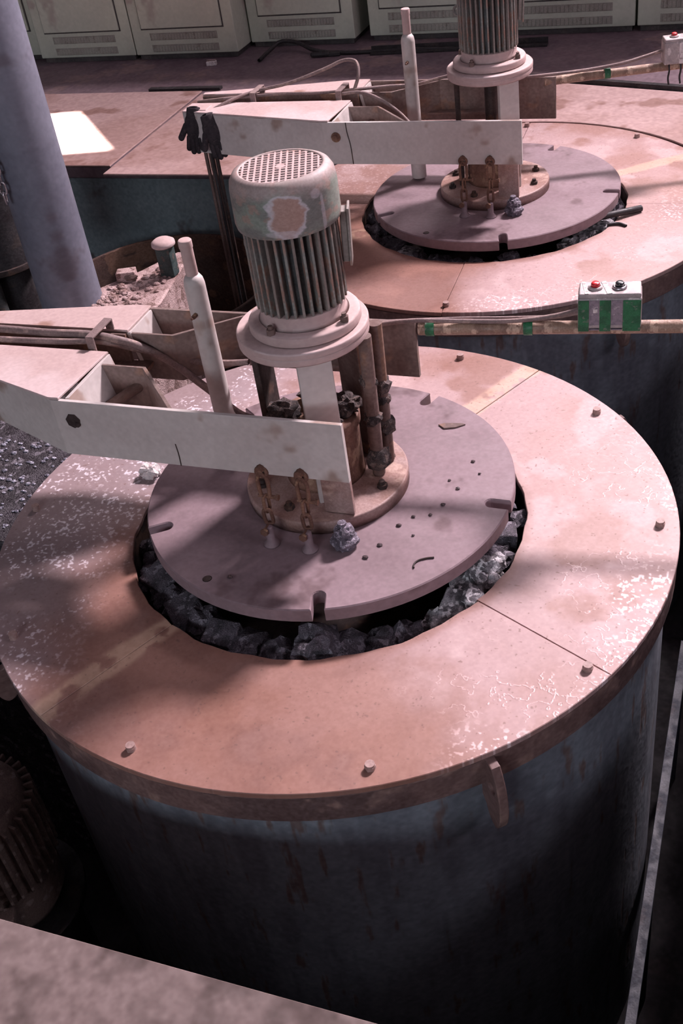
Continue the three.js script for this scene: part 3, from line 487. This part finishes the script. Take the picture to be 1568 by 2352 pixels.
// ------------------------------------------------------------------ left side: column, pipes, drum, pier, rods and gloves
{
  const t = thing('pipe_column', 'thick blue-grey steel pipe leaning through the upper left corner', 'pipe', [-1.425, -1.8, -1.09]);
  mesh('tube', lathe([[0, 0], [0.115, 0], [0.115, 8.79], [0, 8.79]], 48), M.pipe, t);
  mesh('base_plate', bx(-0.2, 0.2, 0, 0.02, -0.2, 0.2), M.dark, t); partNames(t);
  const d = thing('dark_duct', 'dark flanged duct at the left edge behind the thick pipe', 'duct', [-1.995, -1.8, -1.46]);
  mesh('tube', [cyl(0.095, 0, 1.78, 0, 0, 40)], M.dark, d);
  mesh('flange', lathe([[0.09, 1.765], [0.178, 1.765], [0.18, 1.77], [0.18, 1.79], [0.178, 1.793], [0.09, 1.793]], 44), M.darkrust, d);
  mesh('upper_tube', cyl(0.172, 1.79, 8.79, 0, 0, 40), M.dark, d); partNames(d);
  const e = thing('thin_conduit', 'thin dark conduit standing at the far left edge', 'pipe', [-1.96, -1.8, -1.3]);
  mesh('tube', cyl(0.035, 0, 1.77, 0, 0, 20), M.motorDark, e); mesh('cap', cyl(0.04, 1.77, 1.8, 0, 0, 20), M.dark, e); partNames(e);
  const c = thing('hanging_chain', 'bright steel chain hanging beside the dark duct', 'chain', [-1.462, 0.06, -0.95]);
  for (let k = 0; k < 16; k++) mesh('link', mv(link(0.022, 0.011, 0.0042), 0, 0.92 - k * 0.034, 0, 0, (k % 2) * 1.5 + 0.4), M.chrome, c);
  mesh('hook', [rod([0, 0.93, 0], [0, 1.6, 0], 0.005), new THREE.TorusGeometry(0.02, 0.005, 8, 16).translate(0, 1.6, 0)], M.dark, c); partNames(c);
  // open drum in the pit
  const o = thing('open_drum', 'open rusty drum in the pit below the floor edge, far rim showing', 'drum', [-1.49, -1.8, -1.81]);
  mesh('wall', lathe([[0.495, 0.05], [0.51, 0.05], [0.51, 1.5], [0.495, 1.5], [0.495, 0.05]], 64), M.drum, o);
  mesh('rim', new THREE.TorusGeometry(0.503, 0.008, 8, 72).rotateX(Math.PI / 2).translate(0, 1.5, 0), M.drum, o);
  mesh('bottom', cyl(0.498, 0, 0.06, 0, 0, 48), M.darkrust, o); partNames(o);
  // pier with rubble on top
  struct(mesh('trim_2', [plate([[-1.56, -0.7], [-1.4, -1.16], [-1.27, -1.36], [-1.19, -1.53], [-1.13, -1.54], [-1.06, -1.12], [-1.08, -0.7]], -1.8, 0, 0.006)], M.debris));
  const br = thing('loose_brick', 'broken brick half buried in debris beside the thick pipe', 'brick', [-1.285, -0.001, -1.28], 0.35);
  mesh('body', new RoundedBoxGeometry(0.075, 0.04, 0.05, 2, 0.004).translate(0, 0.02, 0), M.debris, br); mesh('chipped_face', mv(lump(0.018, 1.4, 0.7, 0.6, 77, 2), 0.02, 0.018, 0.024), M.brown, br); partNames(br);
  const gp = thing('capped_bracket', 'dark green bracket with pale round cap behind the tall tube', 'bracket', [-1.125, -0.001, -1.335]);
  mesh('post', [mv(new RoundedBoxGeometry(0.06, 0.12, 0.05, 2, 0.006), 0, 0.06, 0)], M.greenpost, gp); mesh('cap', lathe([[0, 0.15], [0.03, 0.148], [0.045, 0.138], [0.046, 0.125], [0.04, 0.12], [0, 0.12]], 24), M.dusty, gp); partNames(gp);
  rs = 99; const pb = []; for (let k = 0; k < 130; k++) { const u = rnd(), x = -1.34 + 0.23 * u + rnd(-0.03, 0.03), z = -0.95 - 0.5 * rnd() * (0.4 + 0.6 * u); pb.push(lump(rnd(0.004, 0.013), 1.3, 0.7, 1, k, 1, 0.4).translate(x, 0.003, z)); }
  const peb = tag(mesh('debris_grit', pb, M.debris), 'pale crumbs and grit scattered around the broken brick', 'debris'); peb.userData.kind = 'stuff';
  // guide rods of the rear arm, gloves hung on them
  const r3 = thing('guide_rods', 'three rusty upright rods rising from the pit at the end of the rear arm', 'rods', [-1.182, -1.8, -1.95]);
  for (const [x, z, h, r, m] of [[-0.019, 0.004, 2.18, 0.008, M.brown], [0.003, 0.0, 2.2, 0.0115, M.brown], [0.024, -0.004, 2.2, 0.0085, M.darkrust], [0.014, 0.018, 2.16, 0.006, M.dark]]) mesh('rod', cyl(r, 0, h, x, z, 14), m, r3);
  mesh('head_plate', [bx(-0.032, 0.036, 2.185, 2.23, -0.03, 0.03, 0.006)], M.dusty, r3); partNames(r3);
  const glove = (label, pos, ry, tilt) => {
    const g = thing('work_glove', label, 'glove', pos, ry, 'gloves hung on the rods');
    const palm = [[0, -0.01, 0, 0.02], [0, -0.05, 0.005, 0.035], [0, -0.1, 0.006, 0.034]];
    const gs = [mv(lump(0.048, 0.95, 1.45, 0.55, 31, 3, 0.1), 0, -0.075, 0)];
    [[-0.03, 0.05], [-0.011, 0.064], [0.009, 0.06], [0.027, 0.046]].forEach(([x, l], i) => { gs.push(mv(new THREE.CapsuleGeometry(0.0128, l, 5, 10), x * 1.05, -0.125 - l / 2, 0.004 * i, 0, 0, x * 3)); });
    mesh('hand', gs, M.glove, g);
    mesh('thumb', [mv(new THREE.CapsuleGeometry(0.0145, 0.062, 5, 10), -0.052, -0.098, 0.004, 0, 0, -0.45)], M.glove, g);
    mesh('cuff', lathe([[0.02, 0.012], [0.03, 0.008], [0.036, -0.03], [0.034, -0.034], [0.024, -0.03]], 20).scale(1, 1, 0.6), M.glove, g);
    g.rotation.z = tilt; g.scale.setScalar(0.9); partNames(g); return g;
  };
  glove('dark work glove hung on the rods, left one with its thumb spread', [-1.205, 0.43, -1.925], 0.3, -0.12);
  glove('dark work glove hung on the rods, right one against the rear arm', [-1.128, 0.415, -1.885], 0.6, 0.2);
  // slag-covered ledge and pit machinery at the left edge
  const pts = []; for (let i = 0; i <= 12; i++) { const a = (174 + i * 2.6) * D; pts.push([1.02 * Math.cos(a), -0.015 + 1.02 * Math.sin(a)]); }
  struct(mesh('trim_3', plate([...pts, [-1.2, -0.62], [-1.7, -0.5], [-1.7, 0.1]], -1.8, -0.16, 0.008), M.cokeledge));
  rs = 41; const fl = []; for (let k = 0; k < 170; k++) { const x = rnd(-1.42, -1.0), z = rnd(-0.42, 0.05); if (Math.hypot(x, z) > 1.03) fl.push(lump(rnd(0.003, 0.008), 1.3, 0.6, 1, k, 1, 0.5).translate(x, -0.158, z)); }
  const sf = tag(mesh('slag_grit', fl, M.foil), 'glittering slag grit on the dark ledge left of the nearest furnace', 'slag'); sf.userData.kind = 'stuff';
  const pm = thing('pit_motor', 'dirty ribbed motor standing low in the pit at the left edge', 'motor', [-0.78, -1.75, 0.8]);
  mesh('body', lathe([[0, 1.36], [0.09, 1.36], [0.14, 1.345], [0.155, 1.31], [0.155, 0.95], [0.13, 0.9], [0, 0.9]], 40), M.dirt, pm);
  for (let k = 0; k < 36; k++) { const o = mesh('fin', bx(0.15, 0.176, 1.08, 1.32, -0.004, 0.004, 0.002), M.dirt, pm); o.rotation.y = k / 36 * Math.PI * 2; }
  mesh('terminal_box', mv(new RoundedBoxGeometry(0.13, 0.15, 0.06, 2, 0.006), 0.09, 1.0, 0.165, 0, 0.55), M.dirt, pm);
  mesh('flange', lathe([[0, 0.88], [0.2, 0.88], [0.2, 0.91], [0, 0.91]], 40), M.dark, pm); mesh('base', cyl(0.15, 0, 0.88, 0, 0, 32), M.dark, pm); partNames(pm);
  const pv = thing('pit_pipe', 'dark vertical pipe in the pit above the low motor', 'pipe', [-1.12, -1.8, 0.62]);
  mesh('tube', cyl(0.05, 0, 1.5, 0, 0, 24), M.dirt, pv); mesh('coupling', cyl(0.075, 1.2, 1.3, 0, 0, 24), M.darkrust, pv); partNames(pv);
  const rp = thing('pit_rail', 'dim steel rail running low in the pit along the right side', 'rail', [0.888, -1.15, 0]);
  mesh('flange', bx(0, 0.03, -0.006, 0, -0.9, 1.25, 0.002), M.rail, rp); mesh('web', bx(0, 0.006, -0.07, -0.006, -0.9, 1.25, 0.002), M.rail, rp);
  for (const z of [-0.8, 0.12, 1.1]) mesh('leg', bx(0.008, 0.028, -0.65, -0.006, z - 0.015, z + 0.015, 0.002), M.rail, rp); partNames(rp);
}

// ------------------------------------------------------------------ bits lying about
{
  const s1 = tag(mesh('metal_scrap', mv(plate([[-0.036, -0.004], [-0.02, -0.013], [0.03, -0.014], [0.038, -0.009], [0.012, 0.008], [-0.018, 0.014]], 0, 0.004, 0.001), 0.262, 0.0972, -0.34, 0, 0.1), M.brown), 'small flat scrap of metal lying on the nearest lid', 'scrap');
  tag(mesh('bent_wire', tube([[0.325, 0.0995, 0.245], [0.322, 0.0995, 0.232], [0.328, 0.0995, 0.218], [0.345, 0.0995, 0.206], [0.362, 0.0995, 0.2]], 0.0022, 20, 6), M.darkrust), 'tiny hooked wire lying on the nearest lid near its right slot', 'wire');
  tag(mesh('white_slag_lump', mv(lump(0.026, 1.25, 0.75, 0.9, 19, 3, 0.6), -0.58, 0.016, -0.105), M.pale), 'white crumbly lump on the ring cover below the nearest arm', 'slag');
  rs = 55; const cr = []; for (const [x, z] of [[0.31, 0.045], [0.27, 0.06], [0.33, 0.0], [0.245, 0.1], [0.29, 0.13], [0.22, 0.18], [0.32, -0.1], [0.39, -0.14], [0.35, -0.07], [0.2, 0.23], [-0.1, 0.36], [0.36, -0.19]]) cr.push(lump(rnd(0.003, 0.0065), 1.3, 0.6, 1, Math.round(x * 99), 1, 0.5).translate(x, 0.0995, z));
  const g = tag(mesh('lid_grit', cr, M.grit), 'dark crumbs scattered on the nearest lid', 'debris'); g.userData.kind = 'stuff';
  const bar = tag(mesh('iron_bar', rod([0.40, 0.03, -1.845], [0.565, 0.014, -1.985], 0.0125, 14), M.dark), 'short black iron bar resting on the edge of the rear furnace opening', 'bar');
  tag(mesh('black_twig', tube([[0.46, 0.006, -1.85], [0.5, 0.008, -1.86], [0.53, 0.005, -1.845]], 0.006, 12, 6), M.dark), 'small black splinter beside the iron bar', 'splinter');
  const ps = thing('small_carton', 'small white carton lying on the dark floor before the cabinets', 'carton', [-2.16, -0.012, -3.98], 0.2);
  mesh('box', new RoundedBoxGeometry(0.06, 0.024, 0.03, 2, 0.003).translate(0, 0.012, 0), M.pale, ps); mesh('flap', mv(bx(-0.028, 0.028, 0, 0.002, -0.012, 0.012, 0.0005), 0, 0.025, -0.012, -0.5), M.dusty, ps); partNames(ps);
  tag(mesh('floor_cable', tube([[-1.86, 0.0, -4.0], [-1.84, 0.02, -4.16], [-1.8, 0.045, -4.2], [-1.7, 0.04, -4.2], [-1.55, 0.012, -4.12], [-1.35, 0.0, -4.1], [-1.0, 0.0, -4.12], [-0.6, 0.0, -4.1]], 0.011, 60, 8), M.dark), 'black cable snaking over the floor in front of the cabinets', 'cable');
  const tl = thing('hand_tool', 'black hand tool lying on the floor by the cable', 'tool', [-1.5, -0.012, -4.07], 0.1);
  mesh('grip', mv(new THREE.CapsuleGeometry(0.016, 0.09, 4, 10), 0, 0.016, 0, 0, 0, Math.PI / 2), M.dark, tl); mesh('jaw', bx(0.05, 0.12, 0.004, 0.022, -0.012, 0.012, 0.003), M.dark, tl); partNames(tl);
  const sc = thing('channel_bar', 'long dark steel bar lying on the floor behind the rear motor', 'bar', [-0.7, -0.012, -4.12], 0.06);
  mesh('web', bx(-0.5, 0.5, 0, 0.012, -0.025, 0.025), M.dark, sc); mesh('flange', bx(-0.5, 0.5, 0.012, 0.04, -0.025, -0.017), M.dark, sc); partNames(sc);
}

// ------------------------------------------------------------------ switch cabinets along the back
function cabinet(label, x0, x1, z) {
  const t = thing('switch_cabinet', label, 'cabinet', [(x0 + x1) / 2, -0.012, z], 0, 'switch cabinets along the back'); const w = (x1 - x0) / 2, H = 2.1;
  mesh('carcass', bx(-w, w, 0.03, H, -0.5, 0, 0.006), M.cab, t);
  mesh('plinth', bx(-w + 0.015, w - 0.015, 0, 0.03, -0.49, -0.015), M.cabdark, t);
  const dr = mesh('door', bx(-w + 0.075, w - 0.075, 0.185, H - 0.08, 0.001, 0.014, 0.004), M.cab, t);
  mesh('door_gap', [bx(-w + 0.068, w - 0.068, 0.176, H - 0.073, 0.0, 0.003, 0.001)], M.cabdark, dr);
  mesh('handle', bx(w - 0.13, w - 0.11, 1.0, 1.14, 0.014, 0.035, 0.004), M.chrome, dr);
  for (const y of [0.118, 0.05]) {
    const sl = []; const n = 22; for (let k = 0; k < n; k++) { const x = -w + 0.13 + (2 * w - 0.26) * (k + 0.5) / n; sl.push(mv(bx(-0.008, 0.008, 0, 0.034, -0.002, 0.002, 0.0008), x, y, 0.0025, 0, 0.25)); }
    mesh('louver', [bx(-w + 0.12, w - 0.12, y - 0.004, y + 0.038, -0.001, 0.0015, 0.0005), ...sl], M.louver, t);
  }
  partNames(t); return t;
}
cabinet('pale green steel cabinet behind the thick pipe, leftmost', -4.13, -3.44, -4.2);
cabinet('pale green steel cabinet right of the thick pipe, above the bright sun patch', -3.425, -2.738, -4.12);
cabinet('pale green steel cabinet standing proud, its right side face showing', -2.732, -2.04, -4.12);
cabinet('pale green steel cabinet left of the black gap', -2.03, -1.36, -4.3);
cabinet('pale green steel cabinet right of the black gap, behind the capped tube', -1.28, -0.53, -4.34);
cabinet('pale green steel cabinet right of the rear motor', -0.525, 0.235, -4.34);
cabinet('pale green steel cabinet in the upper right corner', 0.247, 1.0, -4.34);

scene.traverse((o) => { if (o.isLight && o.shadow) o.castShadow = true; });
renderer.render(scene, camera);
